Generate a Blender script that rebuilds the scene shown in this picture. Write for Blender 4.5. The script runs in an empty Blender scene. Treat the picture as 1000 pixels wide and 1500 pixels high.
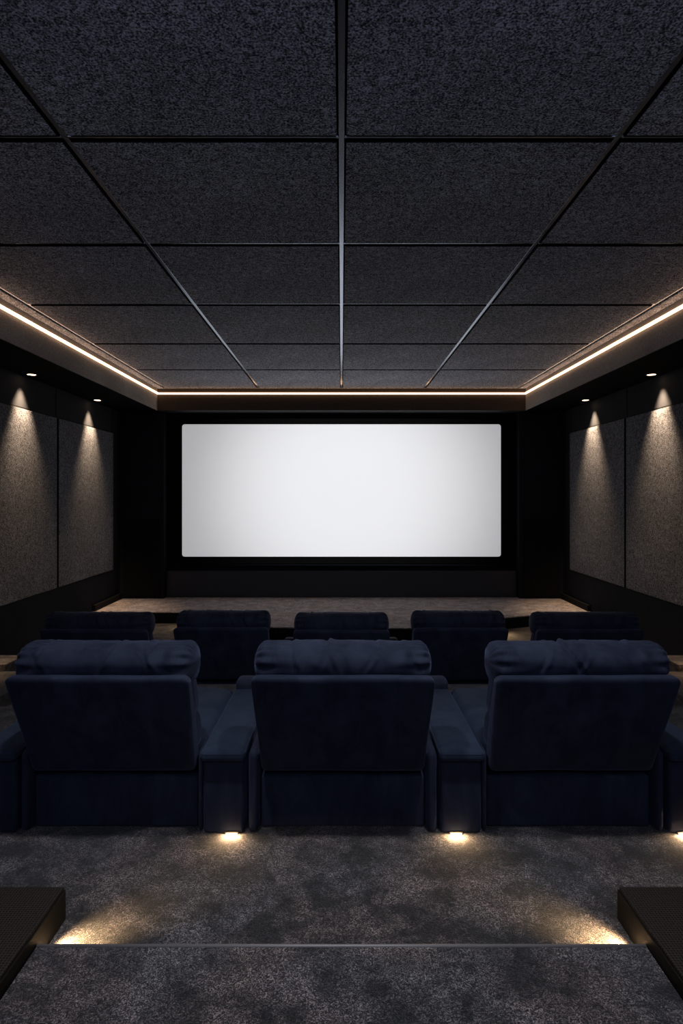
import bpy, bmesh, math, random
from mathutils import Vector, noise

C = bpy.context.scene.collection
F = 941.0            # focal length in pixels of the 1000x1500 frame
CZ = 1.87            # camera height above the lowest floor
PI = math.pi

# ------------------------------------------------------------------ materials
def mat(name):
    m = bpy.data.materials.new(name); m.use_nodes = True
    nt = m.node_tree; b = nt.nodes['Principled BSDF']
    return m, nt, b

def N(nt, t, **kw):
    n = nt.nodes.new(t)
    for k, v in kw.items():
        if k in n.inputs: n.inputs[k].default_value = v
        else: setattr(n, k, v)
    return n

def ramp(nt, src, stops, interp='LINEAR'):
    r = nt.nodes.new('ShaderNodeValToRGB'); r.color_ramp.interpolation = interp
    e = r.color_ramp.elements
    while len(e) < len(stops): e.new(.5)
    for i, (p, c) in enumerate(stops):
        e[i].position = p; e[i].color = (c[0], c[1], c[2], 1)
    nt.links.new(src, r.inputs[0]); return r.outputs[0]

def coords(nt):
    return nt.nodes.new('ShaderNodeTexCoord').outputs['Object']

def plain(name, col, rough=.6, metal=0, spec=.5, nscale=0, namt=.15):
    m, nt, b = mat(name)
    b.inputs['Base Color'].default_value = (*col, 1)
    b.inputs['Roughness'].default_value = rough
    b.inputs['Metallic'].default_value = metal
    b.inputs['Specular IOR Level'].default_value = spec
    if nscale:
        n = N(nt, 'ShaderNodeTexNoise', Scale=nscale, Detail=6.0)
        nt.links.new(coords(nt), n.inputs['Vector'])
        o = ramp(nt, n.outputs[0], [(.3, [c*(1-namt) for c in col]), (.7, [c*(1+namt) for c in col])])
        nt.links.new(o, b.inputs['Base Color'])
    return m

def felt(name, dark, light, scale=170, bump=.5, dist=.004):
    """speckled pressed-fibre acoustic board"""
    m, nt, b = mat(name); co = coords(nt)
    n = N(nt, 'ShaderNodeTexNoise', Scale=scale, Detail=3.0, Roughness=.6)
    n2 = N(nt, 'ShaderNodeTexNoise', Scale=scale*.33, Detail=2.0, Distortion=1.5)
    n3 = N(nt, 'ShaderNodeTexNoise', Scale=1.4, Detail=4.0)
    for q in (n, n2, n3): nt.links.new(co, q.inputs['Vector'])
    mx = N(nt, 'ShaderNodeMix'); mx.inputs[0].default_value = .35
    nt.links.new(n.outputs[0], mx.inputs[2]); nt.links.new(n2.outputs[0], mx.inputs[3])
    mid = [(a+c)/2*.8 for a, c in zip(dark, light)]
    col = ramp(nt, mx.outputs[0], [(.42, dark), (.505, mid), (.59, light)])
    big = ramp(nt, n3.outputs[0], [(.3, (.82,)*3), (.7, (1.1,)*3)])
    mul = N(nt, 'ShaderNodeMix', data_type='RGBA', blend_type='MULTIPLY'); mul.inputs[0].default_value = 1
    nt.links.new(col, mul.inputs[6]); nt.links.new(big, mul.inputs[7])
    nt.links.new(mul.outputs[2], b.inputs['Base Color'])
    b.inputs['Roughness'].default_value = .95
    b.inputs['Specular IOR Level'].default_value = .15
    bp = N(nt, 'ShaderNodeBump', Strength=bump, Distance=dist)
    nt.links.new(mx.outputs[0], bp.inputs['Height']); nt.links.new(bp.outputs[0], b.inputs['Normal'])
    return m

def carpet(name, dark, light, warm):
    m, nt, b = mat(name); co = coords(nt)
    fib = N(nt, 'ShaderNodeTexNoise', Scale=66.0, Detail=4.0, Roughness=.7, Distortion=2.4)
    fine = N(nt, 'ShaderNodeTexNoise', Scale=230.0, Detail=2.0)
    patch = N(nt, 'ShaderNodeTexNoise', Scale=6.0, Detail=6.0, Roughness=.66, Distortion=.3)
    tone = N(nt, 'ShaderNodeTexNoise', Scale=2.1, Detail=2.0)
    for q in (fib, fine, patch, tone): nt.links.new(co, q.inputs['Vector'])
    mx = N(nt, 'ShaderNodeMix'); mx.inputs[0].default_value = .35
    nt.links.new(fib.outputs[0], mx.inputs[2]); nt.links.new(fine.outputs[0], mx.inputs[3])
    speck = ramp(nt, mx.outputs[0], [(.43, (.06,)*3), (.51, (.6,)*3), (.58, (3.4,)*3)])
    pat = ramp(nt, patch.outputs[0], [(.40, dark), (.61, light)])
    tn = ramp(nt, tone.outputs[0], [(.4, (1, 1, 1.06)), (.6, warm)])
    m1 = N(nt, 'ShaderNodeMix', data_type='RGBA', blend_type='MULTIPLY'); m1.inputs[0].default_value = 1
    m2 = N(nt, 'ShaderNodeMix', data_type='RGBA', blend_type='MULTIPLY'); m2.inputs[0].default_value = 1
    nt.links.new(pat, m1.inputs[6]); nt.links.new(speck, m1.inputs[7])
    nt.links.new(m1.outputs[2], m2.inputs[6]); nt.links.new(tn, m2.inputs[7])
    nt.links.new(m2.outputs[2], b.inputs['Base Color'])
    b.inputs['Roughness'].default_value = 1
    b.inputs['Specular IOR Level'].default_value = .05
    b.inputs['Sheen Weight'].default_value = .15
    b.inputs['Sheen Roughness'].default_value = .6
    bp = N(nt, 'ShaderNodeBump', Strength=.9, Distance=.006)
    nt.links.new(mx.outputs[0], bp.inputs['Height']); nt.links.new(bp.outputs[0], b.inputs['Normal'])
    return m

def velvet(name, a, c, sheen, tint):
    m, nt, b = mat(name); co = coords(nt)
    n = N(nt, 'ShaderNodeTexNoise', Scale=9.0, Detail=6.0, Roughness=.65, Distortion=.6)
    f = N(nt, 'ShaderNodeTexNoise', Scale=420.0, Detail=2.0)
    mp = N(nt, 'ShaderNodeMapping'); mp.inputs['Scale'].default_value = (1.0, 1.0, .35)
    nt.links.new(co, mp.inputs['Vector']); nt.links.new(mp.outputs[0], n.inputs['Vector'])
    nt.links.new(co, f.inputs['Vector'])
    nt.links.new(ramp(nt, n.outputs[0], [(.34, a), (.68, c)]), b.inputs['Base Color'])
    b.inputs['Roughness'].default_value = .85
    b.inputs['Specular IOR Level'].default_value = .12
    b.inputs['Sheen Weight'].default_value = sheen
    b.inputs['Sheen Roughness'].default_value = .35
    b.inputs['Sheen Tint'].default_value = (*tint, 1)
    bp = N(nt, 'ShaderNodeBump', Strength=.25, Distance=.002)
    nt.links.new(f.outputs[0], bp.inputs['Height']); nt.links.new(bp.outputs[0], b.inputs['Normal'])
    return m

def emit(name, col, s):
    m, nt, b = mat(name); nt.nodes.remove(b)
    e = N(nt, 'ShaderNodeEmission', Strength=s); e.inputs[0].default_value = (*col, 1)
    nt.links.new(e.outputs[0], nt.nodes['Material Output'].inputs[0]); return m

def mesh_top(name):
    """black punched-metal grille: rows of small round holes"""
    m, nt, b = mat(name); co = coords(nt)
    mp = N(nt, 'ShaderNodeMapping'); mp.inputs['Scale'].default_value = (95, 95, 1)
    nt.links.new(co, mp.inputs['Vector'])
    v = N(nt, 'ShaderNodeTexVoronoi', Scale=1.0, Randomness=0.12); nt.links.new(mp.outputs[0], v.inputs['Vector'])
    v.voronoi_dimensions = '2D'
    col = ramp(nt, v.outputs['Distance'], [(.28, (.004, .004, .004)), (.40, (.024, .018, .014))])
    nt.links.new(col, b.inputs['Base Color'])
    b.inputs['Roughness'].default_value = .7
    b.inputs['Specular IOR Level'].default_value = .15
    bp = N(nt, 'ShaderNodeBump', Strength=.8, Distance=.003)
    nt.links.new(v.outputs['Distance'], bp.inputs['Height']); nt.links.new(bp.outputs[0], b.inputs['Normal'])
    return m

M = dict(
    ceil_felt=felt('ceiling_felt', (.055, .060, .074), (.82, .87, 1.0), 105, .8, .006),
    wall_felt=felt('wall_felt', (.014, .015, .018), (.235, .24, .27), 110, .8, .006),
    fascia=felt('fascia_felt', (.17, .16, .155), (.38, .365, .35), 200, .3, .002),
    fascia_end=plain('end_fascia_paint', (.055, .045, .036), .9, 0, .1, 30, .15),
    wall=plain('wall_paint', (.018, .019, .023), .85, 0, .1, 3, .15),
    front=plain('front_wall_paint', (.010, .012, .018), .8, 0, .15, 3, .12),
    soffit=plain('soffit_paint', (.004, .004, .0045), .9, 0, .05, 3, .1),
    black=plain('matte_black', (.004, .004, .0045), .8, 0, .2),
    frame=plain('screen_frame_black', (.003, .003, .003), .9, 0, .1),
    tbar=plain('grid_metal', (.34, .40, .50), .24, .9, .5),
    ledge=plain('ledge_black', (.02, .022, .027), .45, 0, .5),
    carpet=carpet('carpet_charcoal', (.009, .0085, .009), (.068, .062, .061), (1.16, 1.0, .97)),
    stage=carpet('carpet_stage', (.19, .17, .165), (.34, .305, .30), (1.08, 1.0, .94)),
    velvet=velvet('navy_velvet', (.010, .0135, .026), (.024, .030, .052), .14, (.45, .55, 1.0)),
    pad=velvet('navy_velvet_pad', (.014, .022, .040), (.024, .036, .060), .16, (.40, .55, 1.0)),
    piping=velvet('navy_piping', (.016, .020, .038), (.024, .030, .052), .4, (.5, .6, 1.0)),
    nosing=plain('nosing_grey', (.16, .15, .15), .5, .3, .5),
    box=plain('grille_box_black', (.0035, .0032, .003), .6, 0, .15),
    grille=mesh_top('grille_perforated'),
    steel=plain('lamp_bezel', (.05, .045, .04), .4, .6, .5),
    led=emit('led_warm', (1.0, .59, .35), 4.5),
    lamp=emit('downlight_lens', (1.0, .74, .47), 9.0),
    puck=emit('floor_lamp_lens', (1.0, .70, .38), 22.0),
)
def screen_material():
    m, nt, b = mat('screen_white')
    b.inputs['Base Color'].default_value = (.80, .80, .80, 1)
    b.inputs['Roughness'].default_value = .9
    b.inputs['Specular IOR Level'].default_value = .1
    b.inputs['Emission Color'].default_value = (.955, .965, 1.0, 1)
    b.inputs['Emission Strength'].default_value = .37  # even self-glow put in to stand for projected light
    return m
M['screen'] = screen_material()

# ------------------------------------------------------------------ helpers
def obj(name, bm, m, parent=None, smooth=False, loc=(0, 0, 0)):
    me = bpy.data.meshes.new(name); bm.normal_update(); bm.to_mesh(me); bm.free()
    if smooth: me.polygons.foreach_set('use_smooth', [True]*len(me.polygons))
    me.materials.append(M[m] if isinstance(m, str) else m)
    o = bpy.data.objects.new(name, me); C.objects.link(o)
    o.location = loc
    if parent: o.parent = parent
    return o

def tag(o, label, cat, group=None):
    o['label'] = label; o['category'] = cat
    o['kind'] = 'thing'
    if group: o['group'] = group
    return o

def thing(name, label, cat, loc=(0, 0, 0), rz=0, group=None):
    o = bpy.data.objects.new(name, None); C.objects.link(o)
    o.location = loc; o.rotation_euler.z = rz; o.empty_display_size = .1
    return tag(o, label, cat, group)

def struct(name, bm, m, parent=None, smooth=False):
    o = obj(name, bm, m, parent, smooth)
    if not parent: o['kind'] = 'structure'
    return o

def add_box(bm, x0, x1, y0, y1, z0, z1, bev=0):
    r = bmesh.ops.create_cube(bm, size=1)
    for v in r['verts']:
        v.co = Vector((x0+(v.co.x+.5)*(x1-x0), y0+(v.co.y+.5)*(y1-y0), z0+(v.co.z+.5)*(z1-z0)))
    if bev:
        es = list({e for v in r['verts'] for e in v.link_edges})
        bmesh.ops.bevel(bm, geom=es, offset=bev, segments=2, affect='EDGES', profile=.6)

def box(*a, bev=0):
    bm = bmesh.new(); add_box(bm, *a, bev=bev); return bm

def prism(pts, z0, z1):
    bm = bmesh.new()
    lo = [bm.verts.new((x, y, z0)) for x, y in pts]; hi = [bm.verts.new((x, y, z1)) for x, y in pts]
    n = len(pts)
    bm.faces.new(lo[::-1]); bm.faces.new(hi)
    for i in range(n): bm.faces.new((lo[i], lo[(i+1) % n], hi[(i+1) % n], hi[i]))
    bmesh.ops.recalc_face_normals(bm, faces=bm.faces); return bm

def add_disc(bm, c, r, h, seg=28, r2=None):
    """short solid cylinder/cone along Z from c upward by h"""
    q = bmesh.ops.create_cone(bm, cap_ends=True, segments=seg, radius1=r, radius2=r if r2 is None else r2, depth=h)
    for v in q['verts']: v.co += Vector((c[0], c[1], c[2]+h/2))

def add_ring(bm, c, r0, r1, h, seg=28):
    rows = []
    for rr, z in ((r0, 0), (r1, 0), (r1, h), (r0, h)):
        rows.append([bm.verts.new((c[0]+rr*math.cos(2*PI*i/seg), c[1]+rr*math.sin(2*PI*i/seg), c[2]+z)) for i in range(seg)])
    for k in range(4):
        a, b = rows[k], rows[(k+1) % 4]
        for i in range(seg): bm.faces.new((a[i], a[(i+1) % seg], b[(i+1) % seg], b[i]))
    bmesh.ops.recalc_face_normals(bm, faces=bm.faces)

def tube(bm, pts, r, seg=8, closed=False):
    rings = []; n = len(pts); P = [Vector(p) for p in pts]
    for i in range(n):
        a = P[(i-1) % n] if (closed or i) else P[i]; b = P[(i+1) % n] if (closed or i < n-1) else P[i]
        t = (b-a).normalized(); up = Vector((0, 0, 1)) if abs(t.z) < .9 else Vector((0, 1, 0))
        s = t.cross(up).normalized(); u = s.cross(t)
        rings.append([bm.verts.new(P[i]+(s*math.cos(2*PI*k/seg)+u*math.sin(2*PI*k/seg))*r) for k in range(seg)])
    for i in range(n if closed else n-1):
        a, b = rings[i], rings[(i+1) % n]
        for k in range(seg): bm.faces.new((a[k], a[(k+1) % seg], b[(k+1) % seg], b[k]))
    if not closed: bm.faces.new(rings[0][::-1]); bm.faces.new(rings[-1])
    bmesh.ops.recalc_face_normals(bm, faces=bm.faces)

def axis(h, r, n, k):
    L = [-(h-r) - r*math.tan(PI/4*(1-i/k)) for i in range(k)]
    mid = [-(h-r) + 2*(h-r)*i/n for i in range(n+1)]
    return L + mid + [-v for v in L[::-1]]

def rbox(hx, hy, hz, r, n=(10, 4, 6), k=5, fn=None):
    """upholstery block: box with rounded edges (r per axis), deformed by fn(x, y, z)"""
    if not isinstance(r, tuple): r = (r, r, r)
    h = (hx, hy, hz); r = tuple(min(a, b*.999) for a, b in zip(r, h))
    A = [axis(h[i], r[i], n[i], k) for i in range(3)]
    bm = bmesh.new(); V = {}
    def P(i, j, l):
        key = (i, j, l)
        if key in V: return V[key]
        p = [A[0][i], A[1][j], A[2][l]]
        c = [max(-(h[q]-r[q]), min(h[q]-r[q], p[q])) for q in range(3)]
        d = Vector([(p[q]-c[q])/r[q] for q in range(3)])
        if d.length > 1e-6:
            d.normalize(); p = [c[q]+d[q]*r[q] for q in range(3)]
        if fn: p = fn(*p)
        V[key] = bm.verts.new(p); return V[key]
    I, J, K = (len(a)-1 for a in A)
    for l in (0, K):
        for i in range(I):
            for j in range(J):
                f = (P(i, j, l), P(i+1, j, l), P(i+1, j+1, l), P(i, j+1, l)); bm.faces.new(f if l else f[::-1])
    for j in (0, J):
        for i in range(I):
            for l in range(K):
                f = (P(i, j, l), P(i+1, j, l), P(i+1, j, l+1), P(i, j, l+1)); bm.faces.new(f[::-1] if j else f)
    for i in (0, I):
        for j in range(J):
            for l in range(K):
                f = (P(i, j, l), P(i, j+1, l), P(i, j+1, l+1), P(i, j, l+1)); bm.faces.new(f if i else f[::-1])
    return bm

def nz(x, y, z, s, seed): return noise.noise(Vector((x*s+seed*7.3, y*s-seed*3.1, z*s+seed)))
def ss(t): t = max(0, min(1, t)); return t*t*(3-2*t)

# ------------------------------------------------------------------ levels (metres above the lowest floor)
TB = CZ-1.547        # back seating tier
TC = CZ-1.487        # tier the camera stands on
ST = CZ-1.71         # stage top
CE = CZ+1.72         # underside of ceiling panels
SO = CZ+1.37         # soffit underside
XW, YW = 3.66, 10.9  # side walls, screen wall
XC, YC = 2.98, 10.4  # tray (raised ceiling) edges
Y0 = -1.3            # rear end of the modelled room

# ------------------------------------------------------------------ shell
struct('floor', prism([(-XW, Y0), (XW, Y0), (XW, YW+.1), (-XW, YW+.1)], -.12, 0), 'carpet')
struct('floor_tier', prism([(-XW, Y0), (XW, Y0), (XW, 4.7), (1.5, 4.7), (1.34, 5.25), (-1.34, 5.25), (-1.5, 4.7), (-XW, 4.7)], 0, TB), 'carpet')
struct('floor_rear_tier', prism([(-1.003, Y0), (1.003, Y0), (1.003, 2.12), (-1.003, 2.12)], TB, TC), 'carpet')
bm = bmesh.new(); tube(bm, [(-1.003, 2.118, TC-.002), (1.003, 2.118, TC-.002)], .0075, 10)
struct('trim_1', bm, 'nosing', smooth=True)
# raised carpeted ledges along both side walls between the rows and the stage
for s, nm in ((-1, 'floor_ledge'), (1, 'floor_ledge')):
    x0, x1 = sorted((s*2.95, s*(XW-.001)))
    struct(nm, box(x0 if s < 0 else s*3.32, x1 if s > 0 else s*3.32, 6.35, 6.72, 0, CZ-1.675, bev=.01), 'carpet')
    struct('floor_step', box(x0, x1, 4.7, 6.35, 0, CZ-1.745), 'carpet')
# stage with a bowed front
stp = [(-XW, YW+.05), (-XW, 9.36), (-2.28, 9.36), (-1.25, 8.45), (-.85, 8.30), (.85, 8.25), (1.25, 8.36), (2.25, 8.95), (3.0, 9.25), (XW, 9.42), (XW, YW+.05)]
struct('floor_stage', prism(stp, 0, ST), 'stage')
fr = stp[1:-1]
bm = bmesh.new()
for a, b in zip(fr[:-1], fr[1:]):
    d = Vector((b[0]-a[0], b[1]-a[1])).normalized(); n = Vector((d.y, -d.x))*.012
    q = [(a[0], a[1]), (b[0], b[1]), (b[0]+n.x, b[1]+n.y), (a[0]+n.x, a[1]+n.y)]
    lo = [bm.verts.new((x, y, 0.0)) for x, y in q]; hi = [bm.verts.new((x, y, ST-.012)) for x, y in q]
    bm.faces.new(hi); bm.faces.new(lo[::-1])
    for i in range(4): bm.faces.new((lo[i], lo[(i+1) % 4], hi[(i+1) % 4], hi[i]))
bmesh.ops.recalc_face_normals(bm, faces=bm.faces)
struct('trim_2', bm, 'black')

for s, side in ((-1, 'left'), (1, 'right')):
    x0, x1 = sorted((s*XW, s*(XW+.12)))
    w = struct('wall_'+side, box(x0, x1, Y0, YW+.12, -.12, CE+.15), 'wall')
    # header boards above the acoustic panels, separated by thin grooves
    for a, b in ((Y0, 6.20), (6.22, 8.20), (8.22, 10.2), (10.22, YW-.31)):
        xa, xb = sorted((s*(XW-.012), s*XW))
        h = struct('header_board', box(xa, xb, a, b, CZ+1.0, SO-.002, bev=.002), 'wall', w)
    xa, xb = sorted((s*(XW-.05), s*XW))
    bb = struct('baseboard_'+side, box(xa, xb, 9.43, YW-.3, ST, ST+.09, bev=.004), 'black')
struct('wall_front', box(-XW-.12, XW+.12, YW, YW+.12, -.12, CE+.15), 'front')

# pillars framing the screen recess
for s in (-1, 1):
    x0, x1 = sorted((s*2.93, s*XW))
    p = struct('pillar', box(x0, x1, 10.60, YW, ST, SO, bev=.006), 'front')
    x0, x1 = sorted((s*2.99, s*(XW-.06)))
    struct('lower_panel', box(x0, x1, 10.585, 10.60, ST+.03, CZ-.40, bev=.004), 'black', p)
# kickboard wall under the screen, its top a narrow ledge
struct('trim_3', box(-2.925, 2.925, 10.74, YW, ST, CZ-1.27, bev=.006), 'ledge')

# tray ceiling: backing slab, dropped soffits, felt fascias
cb = bmesh.new(); add_box(cb, -XW, XW, Y0, YW, CE+.055, CE+.15)
struct('ceiling', cb, 'black')
SF = {}
for s, side in ((-1, 'left'), (1, 'right')):
    x0, x1 = sorted((s*(XC+.012), s*XW))
    o = struct('ceiling_soffit', box(x0, x1, Y0, YW, SO, CE+.055), 'soffit')
    x0, x1 = sorted((s*XC, s*(XC+.012)))
    struct('fascia_board', box(x0, x1, Y0, YC, SO-.001, CE+.055), 'fascia', o)
o = struct('ceiling_soffit', box(-XC-.012, XC+.012, YC+.012, YW, SO, CE+.055), 'ledge')
struct('fascia_board', box(-XC, XC, YC, YC+.012, SO-.001, CE+.055), 'fascia_end', o)

# ------------------------------------------------------------------ ceiling panels in a metal grid
rows = [Y0, .42, 1.78, 3.107, 4.42, 5.82, 7.32, 8.84, YC-.05]
xr = [-2.85, -1.34, 0, 1.34, 2.85]
g = .023; gy = .031
def dark_edges(o):
    o.data.materials.append(M['black'])
    for p in o.data.polygons:
        if abs(p.normal[0 if 'wall' in o.name else 2]) < .5: p.material_index = 1
rown = {2: 'row nearest the viewer', 3: 'second row from the viewer', 4: 'third row from the viewer', 5: 'fourth row from the viewer',
        6: 'second row back from the screen', 7: 'row next to the screen'}
coln = {0: 'outer left column', 1: 'just left of the centre strip', 2: 'just right of the centre strip', 3: 'outer right column'}
for r in range(1, 8):
    if r == 1: continue
    for c in range(4):
        y0, y1 = rows[r]+gy, rows[r+1]-gy; x0, x1 = xr[c]+g, xr[c+1]-g
        cx, cy = (x0+x1)/2, (y0+y1)/2
        bm = box(x0-cx, x1-cx, y0-cy, y1-cy, 0, .05, bev=.004)
        o = obj('acoustic_ceiling_board', bm, 'ceil_felt', loc=(cx, cy, CE))
        dark_edges(o)
        tag(o, 'grey felt ceiling panel, %s, %s' % (coln[c], rown[r]), 'ceiling panel', 'felt ceiling panels')
# the two rows behind the viewpoint, part of the room shell
bm = bmesh.new()
for r in (0, 1):
    for c in range(4): add_box(bm, xr[c]+g, xr[c+1]-g, rows[r]+gy, rows[r+1]-gy, CE, CE+.05)
struct('ceiling_rear_boards', bm, 'ceil_felt')
bm = bmesh.new()
for s in (-1, 1):
    for r in range(8):
        x0, x1 = sorted((s*(2.85+g), s*(XC-.002))); add_box(bm, x0, x1, rows[r]+.006, rows[r+1]-.006, CE+.002, CE+.05)
struct('ceiling_edge_boards', bm, 'ceil_felt')
bm = box(-XC+.002, XC-.002, YC-.044, YC-.002, CE+.002, CE+.05)
struct('ceiling_end_board', bm, 'ceil_felt')
grid = thing('ceiling_grid', 'dark metal grid of runners and cross bars between the felt ceiling panels', 'ceiling grid', (0, 4, CE))
for x in xr:
    w = .0145
    obj('runner', box(x-w, x+w, Y0-4, YC-4-.052, .014, .056, bev=.004), 'tbar', grid)
for y in rows[1:]:
    for i in range(4):
        obj('cross_bar', box(xr[i]+.015, xr[i+1]-.015, y-4-.006, y-4+.010, .010, .055, bev=.003), 'tbar', grid)

# warm LED line just below the ceiling, running round the tray
zl = CZ+1.640
bm = bmesh.new(); d = .024; t = .013
for s in (-1, 1):
    x0, x1 = sorted((s*(XC-d), s*(XC-.003))); add_box(bm, x0, x1, Y0, YC-.003, zl-t, zl+t)
add_box(bm, -XC+d, XC-d, YC-d, YC-.003, zl-t, zl+t)
strip = thing('led_strip', 'warm glowing light line running round the raised ceiling tray', 'light strip', (0, 5, zl))
for v in bm.verts: v.co -= Vector((0, 5, zl))
obj('diffuser', bm, 'led', strip)
bm = bmesh.new()
for s in (-1, 1):
    x0, x1 = sorted((s*(XC-.003), s*(XC-.0005))); add_box(bm, x0, x1, Y0-5, YC-5-.001, -t-.002, t+.002)
add_box(bm, -XC+.003, XC-.003, YC-5-.003, YC-5-.0005, -t-.002, t+.002)
obj('channel', bm, 'steel', strip)

# ------------------------------------------------------------------ wall panels
for s, side in ((-1, 'left'), (1, 'right')):
    for (a, b, txt) in ((8.240, 10.20, 'nearer the screen, under the far downlight'), (6.22, 8.188, 'nearer the viewer, cut by the photo edge')):
        cy = (a+b)/2; z0, z1 = CZ-1.185, CZ+.98
        x0, x1 = (0, .036) if s < 0 else (-.036, 0)
        o = obj('acoustic_wall_board', box(x0, x1, a-cy, b-cy, 0, z1-z0, bev=.005), 'wall_felt', loc=(s*(XW-.0005), cy, z0))
        dark_edges(o)
        tag(o, 'speckled grey acoustic panel on the %s wall, %s' % (side, txt), 'wall panel', 'acoustic wall panels')
    # dark reveal strip all round the panels
    bm = bmesh.new(); x0, x1 = sorted((s*(XW-.010), s*XW))
    add_box(bm, x0, x1, 6.19, 10.235, CZ-1.215, CZ-1.188); add_box(bm, x0, x1, 6.19, 10.235, CZ+.983, CZ+.999)
    add_box(bm, x0, x1, 10.203, 10.235, CZ-1.188, CZ+.983)
    add_box(bm, x0, x1, 8.190, 8.238, CZ-1.188, CZ+.983)
    struct('trim_%d' % (5+s), bm, 'black')

# ------------------------------------------------------------------ screen
sc = thing('projection_screen', 'wide white lit projection screen in a black frame on the front wall', 'screen', (0, YW-.02, CZ+.075))
hw, hh = 2.68, 1.113
def rrect(w, h, r, seg=6):
    pts = []
    for cx, cz, a0 in ((w-r, h-r, 0), (-w+r, h-r, 90), (-w+r, -h+r, 180), (w-r, -h+r, 270)):
        for i in range(seg+1):
            a = math.radians(a0+90*i/seg); pts.append((cx+r*math.cos(a), cz+r*math.sin(a)))
    return pts
pts = rrect(hw, hh, .045); bm = bmesh.new()
fv = [bm.verts.new((x, -.075, z)) for x, z in pts]; bv = [bm.verts.new((x, -.055, z)) for x, z in pts]
bm.faces.new(fv); bm.faces.new(bv[::-1])
for i in range(len(pts)): bm.faces.new((fv[i], bv[i], bv[(i+1) % len(pts)], fv[(i+1) % len(pts)]))
bmesh.ops.recalc_face_normals(bm, faces=bm.faces)
obj('screen_surface', bm, 'screen', sc)
inner = rrect(hw+.001, hh+.001, .046); outer = rrect(hw+.20, hh+.115, .004)
def frame_bm(inner, outer, ya, yb):
    bm = bmesh.new(); n = len(inner)
    L = [[bm.verts.new((x, y, z)) for x, z in q] for q, y in ((inner, ya), (outer, ya), (outer, yb), (inner, yb))]
    for k in range(4):
        for i in range(n): bm.faces.new((L[k][i], L[k][(i+1) % n], L[(k+1) % 4][(i+1) % n], L[(k+1) % 4][i]))
    bmesh.ops.recalc_face_normals(bm, faces=bm.faces); return bm
obj('frame', frame_bm(inner, outer, -.09, .018), 'frame', sc)

# ------------------------------------------------------------------ downlights in the soffit
def spot(name, loc, direction, energy, angle, blend, col, size=.02):
    l = bpy.data.lights.new(name, 'SPOT'); l.energy = energy; l.spot_size = math.radians(angle); l.spot_blend = blend
    l.color = col; l.shadow_soft_size = size
    o = bpy.data.objects.new(name, l); C.objects.link(o); o.location = loc
    o.rotation_euler = Vector(direction).to_track_quat('-Z', 'Y').to_euler(); return o
WARM = (1.0, .70, .44)
for s, side in ((-1, 'left'), (1, 'right')):
    for y, nm, e, big in ((7.30, 'near', 400, 1), (9.27, 'far', 400, 1), (10.35, 'corner', 0, 0)):
        x = s*3.52
        lab = {'near': 'round lit ceiling downlight above the %s wall, the one nearer the viewer' % side,
               'far': 'round lit ceiling downlight above the %s wall, the one nearer the screen' % side,
               'corner': 'small dim ceiling downlight in the %s corner beside the screen' % side}[nm]
        t = thing('downlight', lab, 'ceiling light', (x, y, SO), 0, 'ceiling downlights')
        k = 1 if big else .4
        bm = bmesh.new(); add_ring(bm, (0, 0, -.006), .048*k, .062*k, .0055); obj('bezel', bm, 'steel', t, True)
        bm = bmesh.new(); add_disc(bm, (0, 0, -.0035), .0475*k, .003); obj('lens', bm, 'lamp' if big else 'steel', t)
        if e: spot('downlight_beam', (x, y, SO-.012), (s*.15, 0, -1), e, 66, 1.0, WARM, .035)

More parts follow.
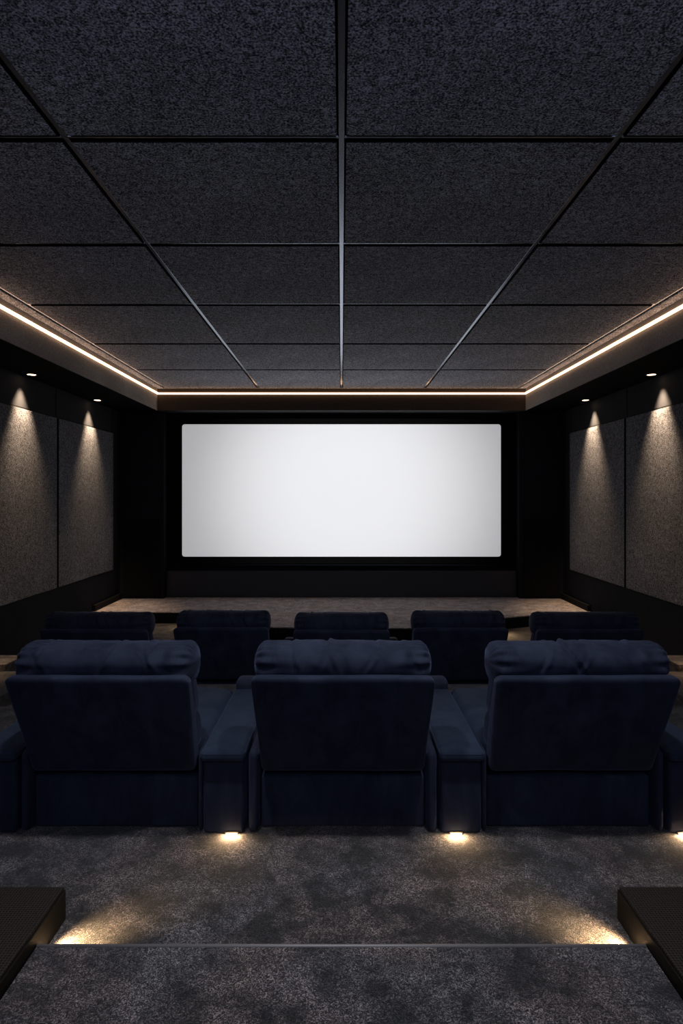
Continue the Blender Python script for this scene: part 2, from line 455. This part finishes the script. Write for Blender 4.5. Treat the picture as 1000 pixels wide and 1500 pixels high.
# ------------------------------------------------------------------ recliners
def make_recliner(seed, wb=.386, ws=.398, wing=(.018, .018)):
    """local frame: y=0 at the back of the base, +y towards the screen, z=0 on the floor"""
    parts = {}
    rnd = random.Random(seed)
    # outer back shell: leans towards the viewer at its top, wedge-shaped in profile
    def shell(x, y, z):
        t = (z+.247)/.494
        thick = 1.0-.45*ss((t-.3)/.7)
        yy = -.225*t + .062 + (y+.065)*thick - .055
        w = 1+.012*t + .035*ss((t-.0)*1.0) - .03
        bul = .006*nz(x, y, z, 4, seed)
        yy -= .010*math.cos(x/wb*PI/2)*math.sin(PI*max(0, min(1, t))) + bul
        return (x*w, yy, z+.524+.003*nz(x, 0, z, 6, seed+2))
    parts['back_shell'] = (rbox(wb, .065, .247, (.03, .03, .03), (26, 3, 14), 5, shell), 'velvet')
    # rolled headrest cushion
    folds = [(rnd.uniform(-.9, .9), rnd.uniform(.25, .7)*rnd.choice((-1, 1)), rnd.uniform(.5, 1)) for _ in range(5)]
    def head(x, y, z):
        e = wb+.010
        # taper to the end panels and pucker at the end seam
        dx = e-.035-abs(x)
        seam = math.exp(-(dx/.010)**2)
        ang = math.atan2(z, y)
        pleat = math.exp(-max(0, abs(dx)-.0)/.05)*math.sin(ang*17+seed)*(.008)
        k = 1 - .045*seam + pleat/.12
        crown = 1 + .05*math.cos(x/e*PI/2)
        if dx < 0: crown *= 1-.10*min(1, -dx/.035)
        f = 0
        for cx, sl, a in folds:
            u = (x/e - cx - sl*(z/.12)*.35)
            f += a*.008*math.exp(-(u/.022)**2)*ss((z+.06)/.08) - a*.006*math.exp(-((u-.035)/.03)**2)*ss((z+.06)/.08)
        n1 = .006*nz(x*.6, y, z*1.2, 5, seed)+.0025*nz(x, y, z, 22, seed)
        r = math.hypot(y, z)+1e-6
        k += (n1-f)/.11
        yy, zz = y*k*crown, z*k*(crown if z > 0 else 1.4)
        lean = -.30*zz
        return (x*(1-.03*ss((-z-.02)/.1)), yy-.022+lean*.5, zz+.797)
    parts['headrest'] = (rbox(wb+.010, .135, .084, (.045, .125, .080), (72, 8, 8), 11, head), 'velvet')
    # inner back cushion
    def bcush(x, y, z):
        t = (z+.20)/.40
        yy = y + .10-.15*t + (.02*math.cos(x/wb*PI/2) + .02*math.sin(PI*t*1.0))*(1 if y > 0 else 0)
        n1 = .006*nz(x, y, z, 6, seed+5)
        fold = .010*math.exp(-((t-.45)/.05)**2)
        s = 1-.02*math.exp(-((t-.45)/.05)**2)+.006*nz(0, y, z, 9, seed)
        return (x*s, yy+(-fold+n1 if y > 0 else 0), z+.56)
    parts['backrest_cushion'] = (rbox(wb-.006, .085, .22, (.06, .07, .07), (14, 4, 16), 6, bcush), 'velvet')
    # seat
    def seat(x, y, z):
        top = 1 if z > 0 else 0
        return (x, y+.53, z+.315+top*(.018*math.cos(x/ws*PI/2)+.008*nz(x, y, 0, 5, seed+8)-.008*math.exp(-((y-.02)/.03)**2)))
    parts['seat_cushion'] = (rbox(ws-.004, .41, .075, (.05, .05, .05), (12, 14, 3), 5, seat), 'pad')
    def foot(x, y, z):
        return (x, y+.985+.012*math.cos(x/ws*PI/2)*(1 if y > 0 else 0), z+.20)
    parts['footrest'] = (rbox(ws-.012, .045, .16, .035, (10, 3, 8), 5, foot), 'velvet')
    parts['base'] = (rbox(wb-.006, .43, .118, (.012, .012, .012), (6, 6, 3), 3, lambda x, y, z: (x, y+.485+.004*nz(x, y, z, 5, seed), z+.123)), 'velvet')
    for s, wd in zip((-1, 1), wing):
        if not wd: continue
        def side(x, y, z, s=s, wd=wd):
            return (x+s*(wb+.001+wd/2), y+.16, z+.188)
        parts['side_panel%d' % s] = (rbox(wd/2, .155, .186, (min(.018, wd/2), .03, .03), (2, 6, 8), 4, side), 'velvet')
    return parts

def place_recliner(label, group, loc, seed, rz=0, **kw):
    t = thing('recliner_chair', label, 'chair', loc, rz, group)
    for nm, (bm, m) in make_recliner(seed, **kw).items():
        bmesh.ops.recalc_face_normals(bm, faces=bm.faces)
        o = obj(nm.rstrip('-1').rstrip('_') if nm.startswith('side_panel') else nm, bm, m, t, True)
    # cover seam along the shell's lower edge
    return t

def make_console(label, group, loc, hw=.097, near=True):
    t = thing('armrest_console', label, 'armrest', loc, 0, group)
    def body(x, y, z): return (x, y+.52, z+.169)
    obj('console_body', rbox(hw-.004, .52, .167, (.016, .016, .02), (4, 12, 6), 4, body), 'velvet', t, True)
    def pad(x, y, z):
        zz = z+.365+(.006*math.cos(x/hw*PI/2)*math.cos((y)/.5*PI/2) if z > 0 else 0)
        return (x, y+.44, zz)
    p = obj('arm_pad', rbox(hw+.004, .475, .025, (.022, .022, .022), (8, 26, 2), 5, pad), 'pad', t, True)
    bm = bmesh.new(); q = []
    a, b, r = hw+.001, .472, .02
    for cx, cy, a0 in ((a-r, b-r, 0), (-a+r, b-r, 90), (-a+r, -b+r, 180), (a-r, -b+r, 270)):
        for i in range(5):
            an = math.radians(a0+90*i/4); q.append((cx+r*math.cos(an), cy+r*math.sin(an)+.44, .376))
    tube(bm, q, .0035, 6, True); obj('piping', bm, 'piping', p, True)
    obj('arm_front', rbox(hw+.002, .075, .05, (.03, .035, .03), (6, 5, 3), 5, lambda x, y, z: (x, y+.995, z+.385-.05*max(0, y))), 'velvet', t, True)
    return t

DB = 2.93
gB, gF = 'navy velvet recliners in the back row', 'navy velvet recliners in the front row'
place_recliner('large navy velvet recliner at the left of the back row, seen from behind', gB, (-1.043, DB, TB), 1, wing=(.04, .018))
place_recliner('large navy velvet recliner in the middle of the back row, seen square from behind', gB, (.006, DB, TB), 2, wing=(.045, .045))
place_recliner('large navy velvet recliner at the right of the back row, seen from behind', gB, (1.052, DB, TB), 3, wing=(.018, .04))
gC = 'navy armrest consoles of the back row'
make_console('flat navy armrest between the left and middle back-row recliners', gC, (-.538, DB-.002, TB))
make_console('flat navy armrest between the middle and right back-row recliners', gC, (.545, DB-.002, TB))
make_console('navy armrest on the outer left side of the back row, cut by the photo edge', gC, (-1.575, DB-.002, TB))
make_console('navy armrest on the outer right side of the back row, cut by the photo edge', gC, (1.585, DB-.002, TB))

DF = 5.405
place_recliner('navy recliner in the middle of the front row, directly before the screen centre', gF, (0, DF, 0), 4, wing=(.01, .01))
place_recliner('dark recliner second from left in the front row, beside the lit floor gap', gF, (-1.0, DF+.10, 0), 5, wing=(.01, .01))
place_recliner('dark recliner second from right in the front row, beside the lit floor gap', gF, (.985, DF+.08, 0), 6, wing=(.01, .01))
place_recliner('wide navy recliner at the far left end of the front row', gF, (-2.02, DF+.02, 0), 7, wb=.430, ws=.36, wing=(0, 0))
place_recliner('wide navy recliner at the far right end of the front row', gF, (2.03, DF+.02, 0), 8, wb=.430, ws=.36, wing=(0, 0))
gD = 'navy armrest consoles of the front row'
make_console('small glimpse of navy armrest left of the middle front-row recliner', gD, (-.502, DF+.06, 0), .070)
make_console('small glimpse of navy armrest right of the middle front-row recliner', gD, (.492, DF+.06, 0), .070)

# ------------------------------------------------------------------ floor lamps along the back row
def point(name, loc, e, col=WARM, size=.012):
    l = bpy.data.lights.new(name, 'POINT'); l.energy = e; l.color = col; l.shadow_soft_size = size
    o = bpy.data.objects.new(name, l); C.objects.link(o); o.location = loc; return o
def area(name, loc, d, w, h, e, col=(1, .66, .34)):
    l = bpy.data.lights.new(name, 'AREA'); l.shape = 'RECTANGLE'; l.size = w; l.size_y = h; l.energy = e; l.color = col
    o = bpy.data.objects.new(name, l); C.objects.link(o); o.location = loc
    o.rotation_euler = Vector(d).to_track_quat('-Z', 'Z').to_euler(); return o
for x, lab in ((-.500, 'small glowing floor light at the foot of the left armrest console'),
               (.522, 'small glowing floor light at the foot of the right armrest console'),
               (1.560, 'small glowing floor light at the right photo edge behind the outer armrest')):
    t = thing('floor_light', lab, 'floor light', (x, DB-.018, TB), 0, 'floor lights behind the back row')
    obj('bezel', box(-.030, .030, .0118, .0155, 0, .014, bev=.0015), 'steel', t)
    obj('lens', box(-.024, .024, .006, .012, .001, .007, bev=.001), 'puck', t)
    area('floor_light_glow', (x, DB-.017, TB+.018), (0, -.55, -1), .05, .010, 1.6)
# step lights at both ends of the riser, hidden under the nosing
for s, side in ((-1, 'left'), (1, 'right')):
    t = thing('step_light', 'glowing step light at the %s end of the carpeted step, beside the mesh-topped box' % side, 'step light', (s*.960, 2.121, TB+.03), 0, 'step lights')
    obj('bezel', box(-.034, .034, 0, .004, -.016, .016, bev=.0015), 'steel', t)
    obj('lens', box(-.029, .029, .004, .007, -.011, .011, bev=.001), 'puck', t)
    spot('step_light_glow', (s*.978, 2.150, TB+.053), (-s*.62, .60, -.72), 30, 84, .8, (1, .66, .34), .01)

# black boxes with perforated tops flanking the step
for s, side in ((-1, 'left'), (1, 'right')):
    t = thing('grille_box', 'low black box with a fine mesh top on the %s of the carpeted step' % side, 'platform box', (s*1.505, 1.2, TB), 0, 'mesh-topped boxes beside the step')
    obj('box_body', box(-.50, .50, -1.14, 1.145, 0, .108, bev=.004), 'box', t)
    obj('mesh_top', box(-.495, .495, -1.135, 1.14, .108, .120, bev=.003), 'grille', t)

# ------------------------------------------------------------------ light
# added warm fill without fixtures, over the floor by the stage and side ledges
for s in (-1, 1):
    area('stage_fill_glow', (s*1.95, 8.62 if s > 0 else 9.12, ST-.035), (0, -.45, -1), .5, .02, 5)
    area('ledge_fill_glow', (s*3.45, 6.3, .30), (0, -.2, -1), .2, .02, .4)

# unseen projector-like beam, added to brighten the screen centre (gated to a rectangle)
pj = bpy.data.lights.new('screen_centre_fill', 'SPOT'); pj.spot_size = math.radians(60); pj.spot_blend = 0.0; pj.shadow_soft_size = .01
pj.energy = 1.0
po = bpy.data.objects.new('screen_centre_fill', pj); C.objects.link(po)
src = Vector((0, .9, CZ+1.25)); dst = Vector((.10, YW-.1, CZ+.075))
po.location = src; po.rotation_euler = (dst-src).to_track_quat('-Z', 'Y').to_euler()
pj.spot_size = math.radians(32.5); pj.spot_blend = 1.0; pj.energy = 2300; pj.color = (.97, .98, 1)
pj.use_nodes = True; nt = pj.node_tree
em = nt.nodes['Emission']; tc = nt.nodes.new('ShaderNodeTexCoord'); sp = nt.nodes.new('ShaderNodeSeparateXYZ')
nt.links.new(tc.outputs['Normal'], sp.inputs[0])
def mth(op, a, b=None):
    n = nt.nodes.new('ShaderNodeMath'); n.operation = op
    for k, v in enumerate((a, b)):
        if v is None: continue
        if isinstance(v, (int, float)): n.inputs[k].default_value = v
        else: nt.links.new(v, n.inputs[k])
    return n.outputs[0]
az = mth('ABSOLUTE', sp.outputs[2])
gx = mth('LESS_THAN', mth('ABSOLUTE', mth('DIVIDE', sp.outputs[0], az)), .288)
gy = mth('LESS_THAN', mth('ABSOLUTE', mth('DIVIDE', sp.outputs[1], az)), .122)
nt.links.new(mth('MULTIPLY', gx, gy), em.inputs['Strength'])

# unseen rear half wall, kept low so added bluish world light enters above it
struct('wall_rear_light_block', box(-XW-.12, XW+.12, Y0-.12, Y0, -.12, CZ+.70), 'wall')
for x in (-.67, .67):
    l = spot('overhead_fill', (x, 2.12, CE-.012), (0, .16, -1), 165, 108, 1.0, (.90, .93, 1.0), .09)  # unseen overhead fill, added to light headrest tops and carpet

w = bpy.data.worlds.new('World'); bpy.context.scene.world = w; w.use_nodes = True
w.node_tree.nodes['Background'].inputs[0].default_value = (.62, .71, 1.0, 1)
w.node_tree.nodes['Background'].inputs[1].default_value = 2.1

# ------------------------------------------------------------------ camera
cam = bpy.data.cameras.new('camera'); co = bpy.data.objects.new('camera', cam); C.objects.link(co)
co.location = (0, 0, CZ); co.rotation_euler = (PI/2, 0, 0)
cam.sensor_fit = 'VERTICAL'; cam.sensor_height = 36; cam.sensor_width = 24; cam.lens = 36*F/1500
cam.shift_y = -25/1500; cam.clip_start = .05
s = bpy.context.scene; s.camera = co
s.view_settings.view_transform = 'Standard'; s.view_settings.look = 'None'
s.view_settings.exposure = 0; s.view_settings.gamma = 1; s.view_settings.use_curve_mapping = False
s.cycles.use_denoising = True
s.cycles.max_bounces = 8; s.cycles.diffuse_bounces = 5
